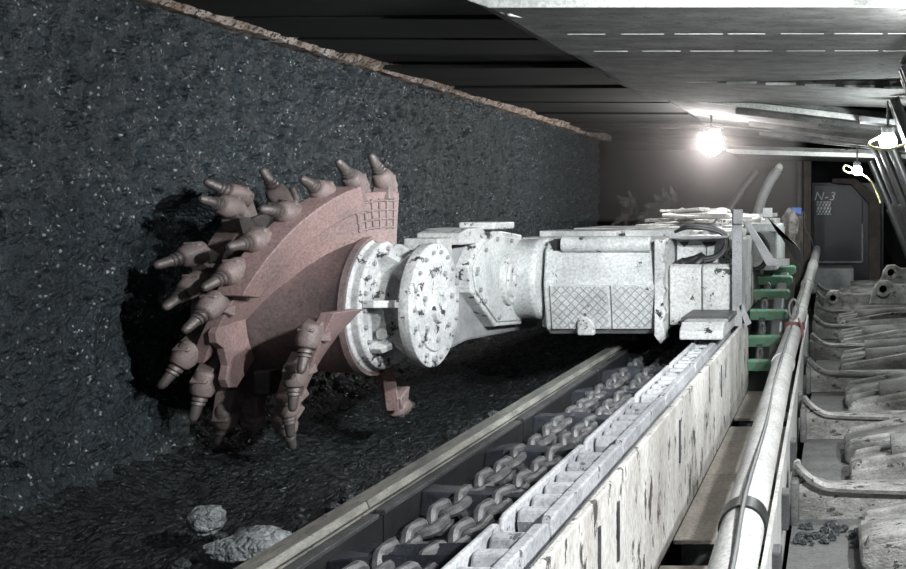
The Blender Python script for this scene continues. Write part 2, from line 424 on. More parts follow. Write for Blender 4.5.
# far drum at the machine's other end; dark steel paints its shaded silhouette
d2 = MB().lathe((-2.53, 15.2, -.45), (-1, 0, 0), [(0, .30), (0, .385), (.03, .39), (.30, .36), (.70, .44), (.72, .30)], 40).build('cutting_drum', M['steel'], shr, smooth=True)
drum_parts(d2, 15.2, -.45, False)

# ranging arm
def bolt_ring(parent, x, cy, cz, r, n, d=(1, 0, 0), a0=0, br=.013, skip=()):
    first = None
    for k in range(n):
        if k in skip: continue
        p = pol(x, r, a0+360*k/n, cy, cz)
        if first is None:
            first = MB().lathe(p, d, [(-.01, br), (.012, br), (.014, br*.7)], 6).build('bolt', M['grey'], parent); fp = p
        else:
            c = first.copy(); COL.objects.link(c); c.parent = parent; c.location = p-fp
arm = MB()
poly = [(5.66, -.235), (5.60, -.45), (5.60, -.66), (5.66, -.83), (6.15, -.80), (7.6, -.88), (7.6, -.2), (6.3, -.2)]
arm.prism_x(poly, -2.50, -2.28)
arm = arm.build('ranging_arm', M['grey'], shr, bevel=.02)  # grey over the whole arm paints in the shade behind the end cover
MB().lathe((-2.545, DY, DZ), (1, 0, 0), [(0, .30), (0, .362), (.018, .366), (.03, .35), (.07, .35), (.085, .335), (.085, .20)], 64).build('hub_ring', M['white'], arm, smooth=True, bevel=.004)
bolt_ring(arm, -2.458, DY, DZ, .315, 22)
MB().lathe((-2.50, DY, DZ), (1, 0, 0), [(0, .215), (.10, .215), (.13, .17), (.26, .17)], 40).build('hub_sleeve', M['white_dirty'], arm, smooth=True)
for ph, ro in ((6, .335), (-42, .33), (62, .325), (88, .335), (112, .33), (-80, .32), (140, .32)):
    b = MB(); a = math.radians(ph); rad = V((0, -math.cos(a), math.sin(a))); tan = V((0, math.sin(a), math.cos(a)))
    c = V((0, DY, DZ)); pts = [(-2.46, .16), (-2.46, ro), (-2.40, ro), (-2.34, ro-.04), (-2.29, ro), (-2.245, ro), (-2.245, .16)]
    b.prism(pts, lambda x, r: c + V((x, 0, 0)) + rad*r - tan*.02, lambda x, r: c + V((x, 0, 0)) + rad*r + tan*.02)
    b.build('rib', M['white'], arm, bevel=.005)
b = MB(); b.lathe((-2.40, DY-.225, DZ-.13), (0, -1, 0), [(0, .03), (.015, .03)], 16); b.build('inspection_plug', M['white_dirty'], arm)
cap = MB().lathe((-2.275, DY, DZ), (1, 0, 0), [(0, .30), (0, .335), (.03, .342), (.06, .34), (.068, .325), (.062, .255), (.074, .25), (.074, .10), (.10, .095), (.10, .055), (.085, .05), (.085, .02)], 64)
cap.build('end_cover', M['white'], arm, smooth=True, bevel=.003)
bolt_ring(arm, -2.207, DY, DZ, .295, 18); bolt_ring(arm, -2.20, DY, DZ, .19, 7, a0=15, br=.017)
# octagonal gearbox cover half way along the arm
pg = [(6.40, -.115), (6.98, -.165), (6.98, -.79), (6.44, -.745), (6.02, -.49), (5.96, -.33), (6.14, -.19)]
MB().prism_x(pg, -2.29, -2.205).build('gearbox_cover', M['white'], arm, bevel=.012)
cy0, cz0 = 6.5, -.45
sh = lambda k: [(cy0+(a-cy0)*k, cz0+(b_-cz0)*k) for a, b_ in pg]
MB().prism_x(sh(.9), -2.205, -2.192).build('cover_plate', M['white_clean'], arm, bevel=.005)
MB().lathe((-2.20, 6.64, -.455), (1, 0, 0), [(0, .17), (.03, .168), (.045, .15), (.04, .12), (.055, .11), (.055, .04), (.07, .035), (.07, .01)], 40).build('gearbox_hub', M['white'], arm, smooth=True)
for q in sh(.8)+[(6.7, -.2), (6.96-.08, -.45), (6.2, -.56), (6.05, -.38)]:
    MB().lathe((-2.195, q[0], q[1]), (1, 0, 0), [(0, .016), (.018, .016)], 6).build('bolt', M['grey'], arm)
MB().prism_x([(5.86, -.20), (5.86, -.13), (6.0, -.105), (6.42, -.10), (6.42, -.20)], -2.47, -2.215).build('top_bracket', M['white_dirty'], arm, bevel=.008)
MB().box(-2.36, -2.14, 6.22, 6.62, -.115, -.07).build('bracket_cap', M['white'], arm, bevel=.01)
MB().box(-2.46, -2.26, 5.66, 5.86, -.26, -.155).build('bracket_foot', M['white_dirty'], arm, bevel=.01)
# cross motor between arm and body
cm = MB().lathe((-2.30, 6.95, -.47), (1, 0, 0), [(0, .275), (.20, .275), (.235, .285), (.255, .285), (.275, .272), (.285, .23)], 48)
cm.build('cross_motor', M['white_clean'], arm, smooth=True)

# body
bd = MB(); bd.box(-2.30, -1.30, 7.25, 13.4, -.80, -.19); bd.box(-1.32, -.71, 7.32, 13.4, -.80, -.20)
body = bd.build('machine_body', M['white_dirty'], shr, bevel=.015)
# motor housing with its cross-hatched cover plates
hs = MB(); hs.prism_x([(6.86, -.84), (6.80, -.80), (6.74, -.50), (6.78, -.27), (6.86, -.2), (7.4, -.185), (7.4, -.84)], -1.99, -1.19)
hous = hs.build('motor_housing', M['white_clean'], body, bevel=.02, seg=3)
MB().box(-2.03, -1.955, 6.86, 7.3, -.80, -.24).build('housing_flange', M['white_dirty'], body, bevel=.01)
MB().box(-2.075, -2.03, 6.93, 7.25, -.70, -.3).build('recess', M['rubber'], body)  # solid black block paints in the shade of a recess
for z in (-.34, -.46, -.58): MB().box(-2.085, -2.02, 6.90, 6.95, z-.035, z+.02).build('clamp_block', M['steel'], body, bevel=.005)
def yface(z):                       # the sloping front of the housing
    return 6.80-.06*(z+.80)/.30 if z < -.5 else 6.74
def hatch(x0, x1, z0, z1, step=.060):
    b = MB()
    w, h = x1-x0, z1-z0
    for sgn in (1, -1):
        k = -h
        while k < w:
            t0, t1 = max(0, -k), min(h, w-k)
            if t1-t0 > .02:
                pts = []
                for t in (t0, (t0+t1)/2, t1):
                    xx = x0+k+t if sgn > 0 else x1-k-t
                    pts.append((xx, yface(z0+t)-.017, z0+t))
                b.tube(pts, .0036, 5)
            k += step
    return b
for x0, x1, z0 in ((-1.94, -1.545, -.80), (-1.53, -1.20, -.80)):
    b = MB(); b.prism_x([(yface(z0)-.016, z0), (yface(-.50)-.016, -.50), (yface(-.5)+.02, -.495), (yface(z0)+.03, z0)], x0, x1)
    b.build('wear_plate', M['white_clean'], body, bevel=.004)
    hatch(x0+.01, x1-.01, z0+.01, -.51).build('weld_hatching', M['grey'], body)
MB().cyl((-1.87, 6.78, -.225), (-1.27, 6.78, -.225), .055, n=24).build('cover_roll', M['white_clean'], body, smooth=True, bevel=.006)
MB().box(-1.93, -1.88, 6.78, 6.9, -.275, -.19).build('roll_gap_shade', M['rubber'], body)  # black block paints in the dark at the end of the roll
b = MB(); b.prism_y([(-1.76, -.84), (-1.76, -.74), (-1.73, -.705), (-1.69, -.71), (-1.645, -.76), (-1.645, -.84)], 6.745, 6.80)
b.build('lifting_lug', M['white'], body, bevel=.012)
b = MB(); b.prism_y([(-1.50, -.63), (-1.34, -.63), (-1.34, -.55), (-1.5, -.55)], 6.728, 6.75)
# right end flange of the housing
b2 = MB(); pts = [(-1.235, -.19)]
for i in range(13):
    z = -.20-.055*i; pts.append((-1.17+.012*math.sin(i*2.3), z))
pts += [(-1.19, -.90), (-1.235, -.84)]
b2.prism_y(pts, 6.72, 6.86); b2.build('end_flange', M['white'], body, bevel=.006)
# front box of the body
for x0, x1 in ((-1.18, -.957), (-.95, -.715)):
    MB().prism_x([(7.0, -.80), (6.985, -.40), (7.02, -.375), (7.4, -.375), (7.4, -.80)], x0, x1).build('front_plate', M['white_dirty'], body, bevel=.012)
MB().box(-1.17, -.72, 7.26, 7.33, -.40, -.19).build('recess_panel', M['white_clean'], body, bevel=.006)
MB().box(-.955, -.95, 7.25, 7.262, -.385, -.22).build('panel_seam', M['steel'], body)
for x0, x1 in ((-1.15, -1.08), (-.99, -.88)):
    b = MB(); b.prism_y([(x0, -.225), (x1, -.222), (x1-.02, -.25), (x0+.035, -.26)], 7.245, 7.262); b.build('handling_slot', M['rubber'], body)
MB().box(-1.20, -.80, 7.08, 7.4, -.195, -.175).build('visor_plate', M['grey'], body, bevel=.004)
MB().box(-.80, -.735, 7.12, 7.3, -.42, -.20).build('side_bracket', M['white_dirty'], body, bevel=.006)
# hoses
def hose(pts, r, mat='hose'): return MB().tube(pts, r, 10, res=6).build('hose', M[mat], body, smooth=True)
hose([(-1.17, 7.20, -.41), (-1.10, 7.12, -.375), (-1.02, 7.1, -.345), (-.96, 7.12, -.32)], [.042]*8+[.03]*11, 'rubber')
hose([(-1.17, 7.16, -.47), (-1.08, 7.08, -.42), (-1.0, 7.06, -.37), (-.95, 7.10, -.325)], [.045]*9+[.03]*11, 'rubber')
for k in range(4):
    o_ = .016*k
    hose([(-1.17, 7.2, -.37-o_), (-1.02, 7.10, -.325-o_*.6), (-.92, 7.07, -.325-o_*.5), (-.84, 7.06, -.30-o_*.4), (-.80+o_*.4, 7.05, -.24), (-.81+o_*.3, 7.04, -.17+o_*.3), (-.90, 7.03, -.135+o_*.5), (-1.05, 7.03, -.12+o_*.4), (-1.17, 7.2, -.15)], .011, 'hose' if k % 2 else 'rubber')
hose([(-1.16, 7.12, -.195), (-1.0, 7.04, -.19), (-.9, 7.02, -.185), (-.76, 7.0, -.18)], .010, 'grey')
hose([(-.97, 7.3, -.14), (-.93, 7.3, -.11), (-.87, 7.25, -.05)], .009, 'grey')
# grey post with its angled brace
MB().box(-.735, -.665, 6.93, 6.965, -.80, .01).build('post', M['grey'], body, bevel=.004)
MB().box(-.725, -.66, 6.90, 6.94, -.09, .012).build('post_clamp', M['grey'], body, bevel=.005)
b = MB(); b.prism_y([(-.665, -.07), (-.62, -.075), (-.455, -.33), (-.34, -.335), (-.34, -.385), (-.50, -.385)], 7.0, 7.03)
b.build('brace', M['grey'], body, bevel=.004)
b = MB(); b.prism_y([(-.69, -.66), (-.66, -.64), (-.60, -.78), (-.64, -.80)], 6.93, 6.95); b.build('stop_bar', M['grey'], body, bevel=.004)
# deck plates along the machine's top
random.seed(5)
yb = 7.5
while yb < 13.2:
    L = random.uniform(.35, .8)
    for x0, x1 in ((-2.28, -1.62), (-1.60, -1.15), (-1.13, -.74)):
        hgt = random.uniform(.015, .05) + (.05 if yb > 10.5 and x0 > -2 else 0)
        MB().box(x0+random.uniform(0, .05), x1-random.uniform(0, .05), yb, yb+L-.03, -.20, -.19+hgt).build('top_plate', M['white_dirty' if random.random() < .7 else 'white'], body, bevel=.006)
    yb += L
for k in range(16):
    x = random.uniform(-2.0, -.95); y = random.uniform(10.6, 13.0); w_ = random.uniform(.12, .3); z = -.16 + .05*random.randint(0, 2) + (.06 if x < -1.35 else 0)
    MB().obox((x, y, z), (w_*1.6, w_, random.uniform(.02, .05)), (random.uniform(-.12, .12), random.uniform(-.1, .1), random.uniform(-.5, .5))).build('top_plate', M['white_dirty'], body, bevel=.006)
for k in range(4): MB().box(-2.05+.03*k, -1.60+.02*k, 11.2+.1*k, 12.0, -.14+.033*k, -.115+.033*k).build('top_plate', M['white_dirty'], body, bevel=.006)
# shoes that carry the machine on the conveyor
MB().prism_x([(6.2, -.80), (6.2, -.745), (6.3, -.70), (7.1, -.70), (7.1, -.80)], -.985, -.715).build('rack_shoe', M['white'], body, bevel=.01)
MB().box(-1.02, -.70, 6.5, 7.0, -.72, -.69).build('shoe_plate', M['steel'], body, bevel=.006)
for y0 in (7.6, 12.4): MB().box(-1.70, -1.52, y0, y0+.5, -1.0, -.78).build('face_skid', M['steel'], body, bevel=.015)
MB().box(-2.48, -2.25, 13.2, 15.2, -.7, -.25).build('rear_arm', M['white_dirty'], shr, bevel=.03)
# white control box behind the post, with a black hose ring
MB().prism_x([(8.4, -.50), (8.4, -.17), (8.48, -.11), (9.4, -.11), (9.4, -.50)], -.80, -.51).build('cable_box', M['white_clean'], body, bevel=.015)
MB().tube([(-.70+.115*math.cos(a), 8.37, -.34+.15*math.sin(a)) for a in [2*PI*k/20 for k in range(20)]], .022, 8, closed=True).build('hose_ring', M['rubber'], body, smooth=True)
MB().lathe((-.70, 8.41, -.34), (0, -1, 0), [(0, .08), (.03, .08), (.035, .03)], 20).build('ring_hub', M['white_dirty'], body, smooth=True)
b = MB(); pts = [(-.54, -.12)] + [(-.54+.26*math.sin(a), -.46+.27*math.cos(a)) for a in [math.radians(q) for q in range(10, 91, 10)]] + [(-.36, -.40), (-.47, -.22)]
b.prism_y(pts, 8.30, 8.36); b.build('guard', M['rubber'], body, bevel=.005)
MB().box(-.70, -.645, 9.6, 9.63, -.35, .03).build('bracket_post', M['white_clean'], body, bevel=.004)
MB().box(-.72, -.63, 9.57, 9.61, -.06, .03).build('bracket_plate', M['white_clean'], body, bevel=.004)

# ------------------------------------------------------------------ conveyor
PANS = [(2.3, 3.36), (3.37, 4.86), (4.87, 6.36), (6.37, 7.86), (7.87, 13.2)]
PL = ['cut off by the bottom of the picture', 'below the red drum', 'below the white end cover of the arm', 'below the front of the white machine body', 'running away under the machine']
for k, (y0, y1) in enumerate(PANS):
    t = thing('conveyor_pan', 'dark steel conveyor pan with pale lip, ' + PL[k], 'conveyor pan', (-1.25, (y0+y1)/2, -1.25), 'pans of the face conveyor')
    MB().box(-1.60, -.70, y0, y1, -1.15, -1.125).build('deck', M['rubber'], t, bevel=.003)
    MB().box(-1.60, -.70, y0, y1, -1.45, -1.42).build('return_deck', M['pan'], t)
    b = MB(); b.prism_y([(-1.685, -.995), (-1.585, -.975), (-1.575, -1.0), (-1.60, -1.02), (-1.60, -1.6), (-1.63, -1.6), (-1.63, -1.03), (-1.685, -1.015)], y0, y1)
    r = b.build('face_lip', M['lip'], t, bevel=.004)
    b = MB(); b.prism_y([(-1.602, -1.03), (-1.565, -1.02), (-1.53, -1.025), (-1.53, -1.13), (-1.602, -1.13)], y0, y1); b.build('inner_rail', M['rubber'], t)  # black rail face paints in the shadow beside the lip
    MB().box(-1.572, -1.532, y0+.02, y1-.02, -1.03, -1.012).build('rail_strip', M['steel'], t, bevel=.003)
    b = MB(); b.prism_y([(-.925, -.955), (-.72, -.955), (-.72, -1.6), (-.76, -1.6), (-.76, -1.13), (-.99, -1.13), (-.925, -1.02)], y0, y1); b.build('rack_side_rail', M['pan'], t, bevel=.004)
# two chain strands
def link_mesh():
    pts = []; hs_, er = .037, .036
    for k in range(9): a = -PI/2 + PI*k/8; pts.append((er*math.cos(a+0)*0 + er*math.sin(a+PI/2)*0 + (-er*math.cos(PI*k/8)), hs_ + er*math.sin(PI*k/8), 0))
    for k in range(9): pts.append((er*math.cos(PI*k/8), -hs_ - er*math.sin(PI*k/8), 0))
    return MB().tube(pts, .0205, 8, closed=True)
lk = None
for name, x0, lab in (('strand', -1.375, 'heavy steel link chain in the conveyor, strand nearer the coal wall'), ('strand', -1.225, 'heavy steel link chain in the conveyor, strand nearer the white rack bars')):
    t = thing('conveyor_chain', lab, 'chain', (x0, 5, -1.12), 'twin chains of the conveyor')
    y = 2.62; i = 0
    while y < 8.6:
        if lk is None:
            lk = link_mesh().build('link', M['link'], t, smooth=True); o = lk
            for v in lk.data.vertices: v.co += V(BASE[t.name])     # back to its own centre
        else:
            o = lk.copy(); COL.objects.link(o); o.parent = t
        o.location = V((x0 + random.uniform(-.006, .006), y, -1.065 + random.uniform(-.006, .006) + (.006 if i % 2 else 0))) - BASE[t.name]
        o.rotation_euler = (random.uniform(-.07, .07), (PI/2-.2 if i % 2 == 0 else -.15) + random.uniform(-.12, .12), random.uniform(-.07, .07))
        y += .106; i += 1
FY = [3.02, 3.70, 4.36, 5.05, 5.75, 6.5, 7.3, 8.1]
for k, y in enumerate(FY):
    b = MB(); top = [(-1.565, .0), (-1.53, -.045), (-1.44, -.06), (-1.36, -.048), (-1.24, -.05), (-1.12, -.048), (-1.02, -.055), (-.955, -.03), (-.955, .04), (-1.02, .06), (-1.12, .05), (-1.24, .052), (-1.36, .05), (-1.44, .055), (-1.53, .04)]
    yo = lambda x: y - .10*(x+1.25)
    b.prism(top, lambda a, c: (a, yo(a)+c*1.7, -1.118), lambda a, c: (a, yo(a)+c*1.2, -1.034 + .012*math.sin(a*23+y*5) - (.03 if a < -1.55 or a > -.96 else 0)))
    fl_ = ['nearest the camera', 'second', 'third', 'fourth', 'fifth', 'sixth', 'seventh', 'farthest under the machine']
    o = b.build('flight_bar', M['flight'], bevel=.008)
    tag(o, 'dark steel flight bar across the conveyor chains, ' + (fl_[k] if k in (0, 7) else fl_[k] + ' from the camera'), 'flight bar', 'flight bars on the conveyor chains')
# rack bars
ry = [(1.98, 2.66), (2.675, 3.55), (3.565, 4.44), (4.455, 5.36), (5.375, 6.26), (6.275, 7.15)]
rl = ['cut off by the bottom edge of the picture', 'second from the camera with clear pins', 'third from the camera', 'fourth from the camera', 'fifth, ending under the white shoe', 'sixth, hidden under the machine']
for k, (y0, y1) in enumerate(ry):
    t = thing('rack_bar', 'dusty white ladder-like rack bar, ' + rl[k], 'rack bar', (-.83, (y0+y1)/2, -.955), 'rack bars along the conveyor')
    def rail(x0, x1, h0=-.955, h1=-.82):
        return MB().prism_x([(y0, h0), (y0, h1-.03), (y0+.012, h1-.008), (y0+.04, h1), (y1-.04, h1), (y1-.012, h1-.008), (y1, h1-.03), (y1, h0)], x0, x1)
    rail(-.914, -.896).build('rail', M['rack'], t, bevel=.006)
    rail(-.800, -.765).build('rail', M['rack'], t, bevel=.006)
    n = int((y1-y0)/.126); s = (y1-y0-n*.126)/2+.063
    for i in range(n):
        yc = y0+s+i*.126
        MB().prism_x([(yc-.024, -.895), (yc-.032, -.86), (yc-.020, -.832), (yc+.016, -.829), (yc+.030, -.85), (yc+.026, -.895), (yc+.01, -.91), (yc-.01, -.91)], -.89, -.80).build('pin', M['rack'], t, bevel=.008)
    MB().box(-.89, -.80, y0+.01, y1-.01, -.955, -.945).build('bottom_plate', M['rubber'], t)  # black plate puts shade into the gaps between the pins
# spill plate
t = thing('spill_plate', 'long flaking white steel side plate between rack bars and trough', 'side plate', (-.68, 4.8, -1.33))
MB().prism_x([(1.9, -1.33), (1.9, -.80), (7.1, -.80), (7.35, -.83), (7.45, -.90), (7.45, -1.33)], -.692, -.668).build('plate', M['plate'], t, bevel=.005)
for y0, y1 in ((1.9, 2.9), (2.92, 4.4), (4.42, 5.9), (5.92, 7.2)): MB().box(-.755, -.69, y0, y1, -.885, -.865).build('ledge', M['rack'], t, bevel=.006)
for y0 in (2.15, 2.78, 3.02, 4.2, 5.7): MB().box(-.668, -.662, y0, y0+.018, -1.06, -.88).build('slot', M['steel'], t)
MB().box(-.764, -.69, 1.9, 7.2, -.955, -.93).build('shelf', M['rack'], t, bevel=.004)
# trough deck plates
for k, (y0, y1, lab) in enumerate(((1.9, 3.74, 'at the bottom edge of the picture'), (4.03, 5.03, 'just beyond the near black opening'), (5.04, 6.15, 'just before the far black opening'), (6.40, 8.9, 'running up to the green carrier bars'))):
    t = MB().box(-.665, -.215-.012*(y0-2), y0, y1, -1.345, -1.325).build('tray_plate', M['deck'], bevel=.004)
    tag(t, 'dusty tan floor plate of the narrow trough, ' + lab, 'floor plate', 'floor plates of the trough')
    MB().box(-.64, -.30, y0+.05, y0+.10, -1.62, -1.345).build('stiffener', M['steel'], t)
# outer side of the trough
t = thing('trough_side', 'thin pale side plate of the trough under the right of the long pipe', 'side plate', (-.23, 5.8, -1.345))
MB().solid([[V((-.195, 2.2, -1.36)), V((-.195, 2.2, -1.00))], [V((-.272, 9.2, -1.36)), V((-.272, 9.2, -.95))]],
           [[V((-.21, 2.2, -1.36)), V((-.21, 2.2, -1.00))], [V((-.287, 9.2, -1.36)), V((-.287, 9.2, -.95))]]).build('plate', M['pipe'], t)
for y in (3.1, 3.75, 4.6, 5.8, 7.3): MB().box(-.21-.011*(y-2.2), -.168-.011*(y-2.2), y, y+.09, -1.20, -1.06).build('latch', M['steel'], t, bevel=.006)
# pipe
PP = [V((-.268, 1.9, -.955)), V((-.288, 3.05, -.955)), V((-.340, 6.2, -.945)), V((-.352, 9.1, -.93)), V((-.345, 11.2, -.83)), V((-.338, 13.4, -.74)), V((-.33, 15.6, -.60))]
t = thing('long_pipe', 'long dusty white pipe running along the trough towards the far end', 'pipe', (-.3, 6, -1.0))
for k, (a, b_) in enumerate(zip(PP, PP[1:])):
    d = (b_-a).normalized(); s = MB().cyl(a+d*.004, b_-d*.004, .066-.002*(k > 2), n=28).build('pipe_section', M['pipe'], t, smooth=True)
for k, p in enumerate(PP[1:-1]):
    d = (PP[k+2]-PP[k+1]).normalized()
    MB().lathe(p-d*.05, d, [(0, .066), (0, .074), (.10, .074), (.10, .066)], 28).build('coupling', M['rubber'] if k == 0 else M['pipe'], t, smooth=True)
for y, px in ((2.5, -.265), (4.6, -.31), (6.6, -.34), (8.6, -.35)):
    MB().box(px-.02, px+.02, y, y+.08, -1.325, -1.0).build('support_bracket', M['steel'], t)
o = MB().tube([PP[0]+V((.02, 0, .070)), (-.262, 2.5, -.884), (-.285, 3.1, -.872), (-.30, 4.2, -.886), (-.328, 5.2, -.884), (-.335, 6.25, -.866), (-.35, 7.5, -.872), (-.36, 8.2, -.866), (-.35, 9.2, -.855), (-.35, 11, -.765)], .007, 6, res=5).build('thin_cable', M['hose'], smooth=True)
tag(o, 'thin grey cable lying along the top of the long white pipe', 'cable')
t = thing('shackle', 'faded red shackle with strap hanging on the pipe beside the green bars', 'shackle', (-.33, 7.9, -.87))
MB().tube([(-.345+.035*math.cos(a), 7.75, -.76+.075*math.sin(a)) for a in [2*PI*k/16 for k in range(16)]], .009, 8, closed=True).build('loop', M['pipe'], t, smooth=True)
MB().lathe((-.335, 7.75, -.92), (0, .12, 1), [(0, .072), (0, .080), (.06, .080), (.06, .072)], 20).build('clamp', M['red_plastic'], t, smooth=True)
MB().tube([(-.30, 7.7, -.83), (-.275, 7.62, -.90), (-.268, 7.6, -1.02), (-.272, 7.6, -1.12)], .011, 6, res=4).build('strap', M['red_plastic'], t, smooth=True)

# green barred cable carrier
t = thing('cable_carrier', 'cable carrier ladder with worn green crossbars rising beside the grey post', 'cable carrier', (-.55, 8, -1.3))
cb = [(7.42, -1.15), (7.66, -1.0), (7.90, -.825), (8.2, -.69), (8.6, -.60), (9.2, -.55)]
for k, (y, z) in enumerate(cb):
    b = MB(); c = V((-.555+.004*k, y, z)); R = Euler((math.radians(25), random.uniform(-.05, .05), random.uniform(-.04, .04))).to_matrix()
    pts = [(-.15, -.04), (.12, -.04), (.15, -.015), (.15, .03), (.13, .045), (-.15, .045)]
    b.prism(pts, lambda a, e: c + R @ V((a, -.012, e)), lambda a, e: c + R @ V((a, .03, e)))
    tag(b.build('crossbar', M['green'], t, bevel=.006), 'worn green crossbar')
    if k:
        y0, z0 = cb[k-1]
        MB().obox((-.60, (y+y0)/2+.03, (z+z0)/2-.03), (.05, .28, .06), (math.atan2(z-z0, y-y0), 0, 0)).build('link_plate', M['steel'], t, bevel=.008)
        MB().obox((-.48, (y+y0)/2+.03, (z+z0)/2-.03), (.09, .22, .09), (math.atan2(z-z0, y-y0), 0, 0)).build('link_plate', M['hose'], t, bevel=.02)
        MB().tube([(-.585+.02*math.cos(a), (y+y0)/2-.03, (z+z0)/2+.045*math.sin(a)) for a in [2*PI*q/12 for q in range(12)]], .008, 6, closed=True).build('ring', M['link'], t, smooth=True)
MB().solid([[V((-.72, 7.35, -1.325)), V((-.72, 9.3, -.62))], [V((-.40, 7.35, -1.325)), V((-.40, 9.3, -.62))]], [[V((-.72, 7.4, -1.325)), V((-.72, 9.3, -.70))], [V((-.40, 7.4, -1.325)), V((-.40, 9.3, -.70))]]).build('backing', M['rubber'], t)

# ------------------------------------------------------------------ roof supports (shields)
SL = ['closest to the camera, its base at the bottom right of the picture', 'whose bright canopy edge crosses the top of the picture', 'second bright-seamed canopy, behind the one at the picture top', 'whose canopy starts the smooth lighter stretch of roof', 'whose canopy lip catches light left to the yellow-looped lamp', 'above the bright star-like lamp', 'behind the star-like lamp', 'last before the dark blue cabinet']
SH = [  # y of base, canopy y0, y1, z left, z right, x left
    (4.30, 3.40, 4.80, 1.16, 1.16, -1.75), (5.80, 4.88, 6.37, .995, 1.0, -1.80), (7.30, 6.40, 7.86, 1.01, 1.03, -1.78), (8.80, 7.9, 9.38, 1.045, .96, -1.86),
    (10.3, 9.46, 10.9, 1.07, .80, -1.70), (11.8, 10.95, 12.3, 1.09, .80, -1.74), (13.3, 12.35, 13.8, 1.06, .84, -1.70), (14.8, 13.9, 15.4, .80, .74, -1.55)]
for k, (yb, y0, y1, zl, zr, xl) in enumerate(SH):
    t = thing('roof_support', 'hydraulic roof support, ' + SL[k], 'roof support', (.8, yb, -1.3), 'hydraulic roof supports along the walkway')
    XR = 2.4; zR = zr + (zr-zl)*(XR-.65)/(.65-xl); th = .11
    tilt = (zR-zl)/(XR-xl); Z = lambda x: zl + tilt*(x-xl)
    b = MB()
    b.prism_y([(xl, zl+.035), (xl+.10, zl), (XR, zR), (XR, zR+th), (xl+.04, zl+th)], y0, y1)
    b.build('canopy', M['canopy'], t, bevel=.008)
    MB().prism_y([(xl-.005, zl+.03), (xl+.10, zl-.006), (XR, zR-.006), (XR, zR+.05), (xl+.0, zl+.06)], y0-.02, y0+.0).build('canopy_edge', M['canopy_edge' if k in (1, 4, 7) else 'canopy'], t, bevel=.006)  # pale edge colour paints in the light that some canopies catch
    if k == 1:
        for yy_ in (5.62, 6.22):
            for q in range(10):
                xa = -1.52+q*.30; MB().box(xa, xa+.21+.03*(q % 3), yy_, yy_+.014, Z(xa)-.003, Z(xa)+.01).build('weld_seam', M['canopy_edge'], t)
        for q in range(5): MB().tube([(-1.78+.03*q, 4.92+.03*q, 1.03-.01*q), (-1.70+.03*q, 5.3, 1.012), (-1.60+.04*q, 5.6, 1.008)], .007, 5, res=4).build('edge_wire', M['canopy_edge'], t, smooth=True)
    if k in (2, 3):
        for q in range(9):
            xa = -1.5+q*.31; MB().box(xa, xa+.24, y0-.024, y0-.018, Z(xa)-.009, Z(xa)+.01).build('weld_seam', M['canopy_edge'], t)
    if k in (4, 5, 6):
        for q, xa in enumerate((-1.0, -.2)):
            MB().prism_y([(xa, Z(xa)-.04), (XR, Z(XR)-.05), (XR, Z(XR)+.02), (xa, Z(xa)+.01)], y0+.28+.5*q, y0+.36+.5*q).build('canopy_rib', M['canopy'], t, bevel=.006)
        if k == 4: MB().prism_y([(.2, Z(.2)-.03), (XR, Z(XR)-.03), (XR, Z(XR)+.02), (.2, Z(.2)+.02)], y0-.35, y0-.06).build('canopy_flap', M['steel'], t, bevel=.006)
    # legs: outer cylinder and thinner rod
    for s in (-.42, -.24, .24):
        a = V((.47+.04*(s > 0), yb+s, Z(.47)-.02)); c = V((1.25, yb+s+.05, -1.12)); m = a.lerp(c, .38)
        lg = MB().cyl(m, c, .062, n=20).build('leg', M['leg'], t, smooth=True)
        MB().cyl(a, m, .044, n=18).build('leg_rod', M['leg'], lg, smooth=True)
        MB().lathe(m-(c-a).normalized()*.02, c-a, [(0, .062), (0, .07), (.05, .07), (.05, .062)], 20).build('collar', M['steel'], lg, smooth=True)
    # base pontoons
    for s in (-1, 1):
        w = .17 if s < 0 else .14; yc = yb+(-.53 if s < 0 else .50)+random.uniform(-.02, .02); x0 = .06-.012*k+random.uniform(-.02, .02)
        zz = lambda x: -1.155+.10*min(1, (x-x0)/.5)
        b = MB(); b.prism_y([(x0+.03, -1.315), (x0, -1.28), (x0, -1.215), (x0+.05, -1.195), (x0+.5, -1.12), (1.7, -1.04), (1.7, -1.315)], yc-w, yc+w)
        pn = b.build('base_pontoon', M['base' if (k+s) % 3 else 'base_dark'], t, bevel=.03, seg=3)
        for e in (-1, 1):
            yy_ = yc+e*(w-.025)
            MB().prism_y([(x0+.01, -1.23), (x0+.03, -1.175), (x0+.5, -1.09), (1.7, -1.01), (1.7, -1.08), (x0+.5, -1.15)], yy_-.02, yy_+.02).build('rim', M['base'], pn, bevel=.012)
        if s > 0 or k > 2:
            MB().cyl((x0+.2, yc, -1.14), (1.6, yc, -1.05), .07, n=14).build('ram', M['base_dark'], pn, smooth=True)
    # push bar with its flared toe against the trough
    b = MB()
    xs = -.17-.011*(yb-2.2)
    pf = [(xs, -1.31)] + [(xs, -1.08)] + [(xs+.02, -1.075)] + [(xs+.02+.20*math.sin(a)**1.0, -1.145+.07-.07*(1-math.cos(a))-.0) for a in []]
    for q in range(8):
        a = PI/2*q/7; pf.append((xs+.03+.15*(1-math.cos(a)), -1.085-.085*math.sin(a)))
    pf += [(1.3, -1.155), (1.3, -1.31)]
    b.prism_y(pf, yb-.085, yb+.06); b.build('push_bar', M['base'], t, bevel=.03, seg=3)
    MB().tube([(xs+.015, yb-.10, -1.06), (xs+.05, yb-.10, -1.10), (xs+.11, yb-.10, -1.145), (xs+.2, yb-.10, -1.165), (xs+.5, yb-.10, -1.175)], .018, 6, res=4).build('toe_rim', M['base'], t, smooth=True)
    MB().box(xs-.005, xs+.03, yb-.16, yb+.12, -1.31, -1.12).build('toe_plate', M['base_dark'], t, bevel=.01)
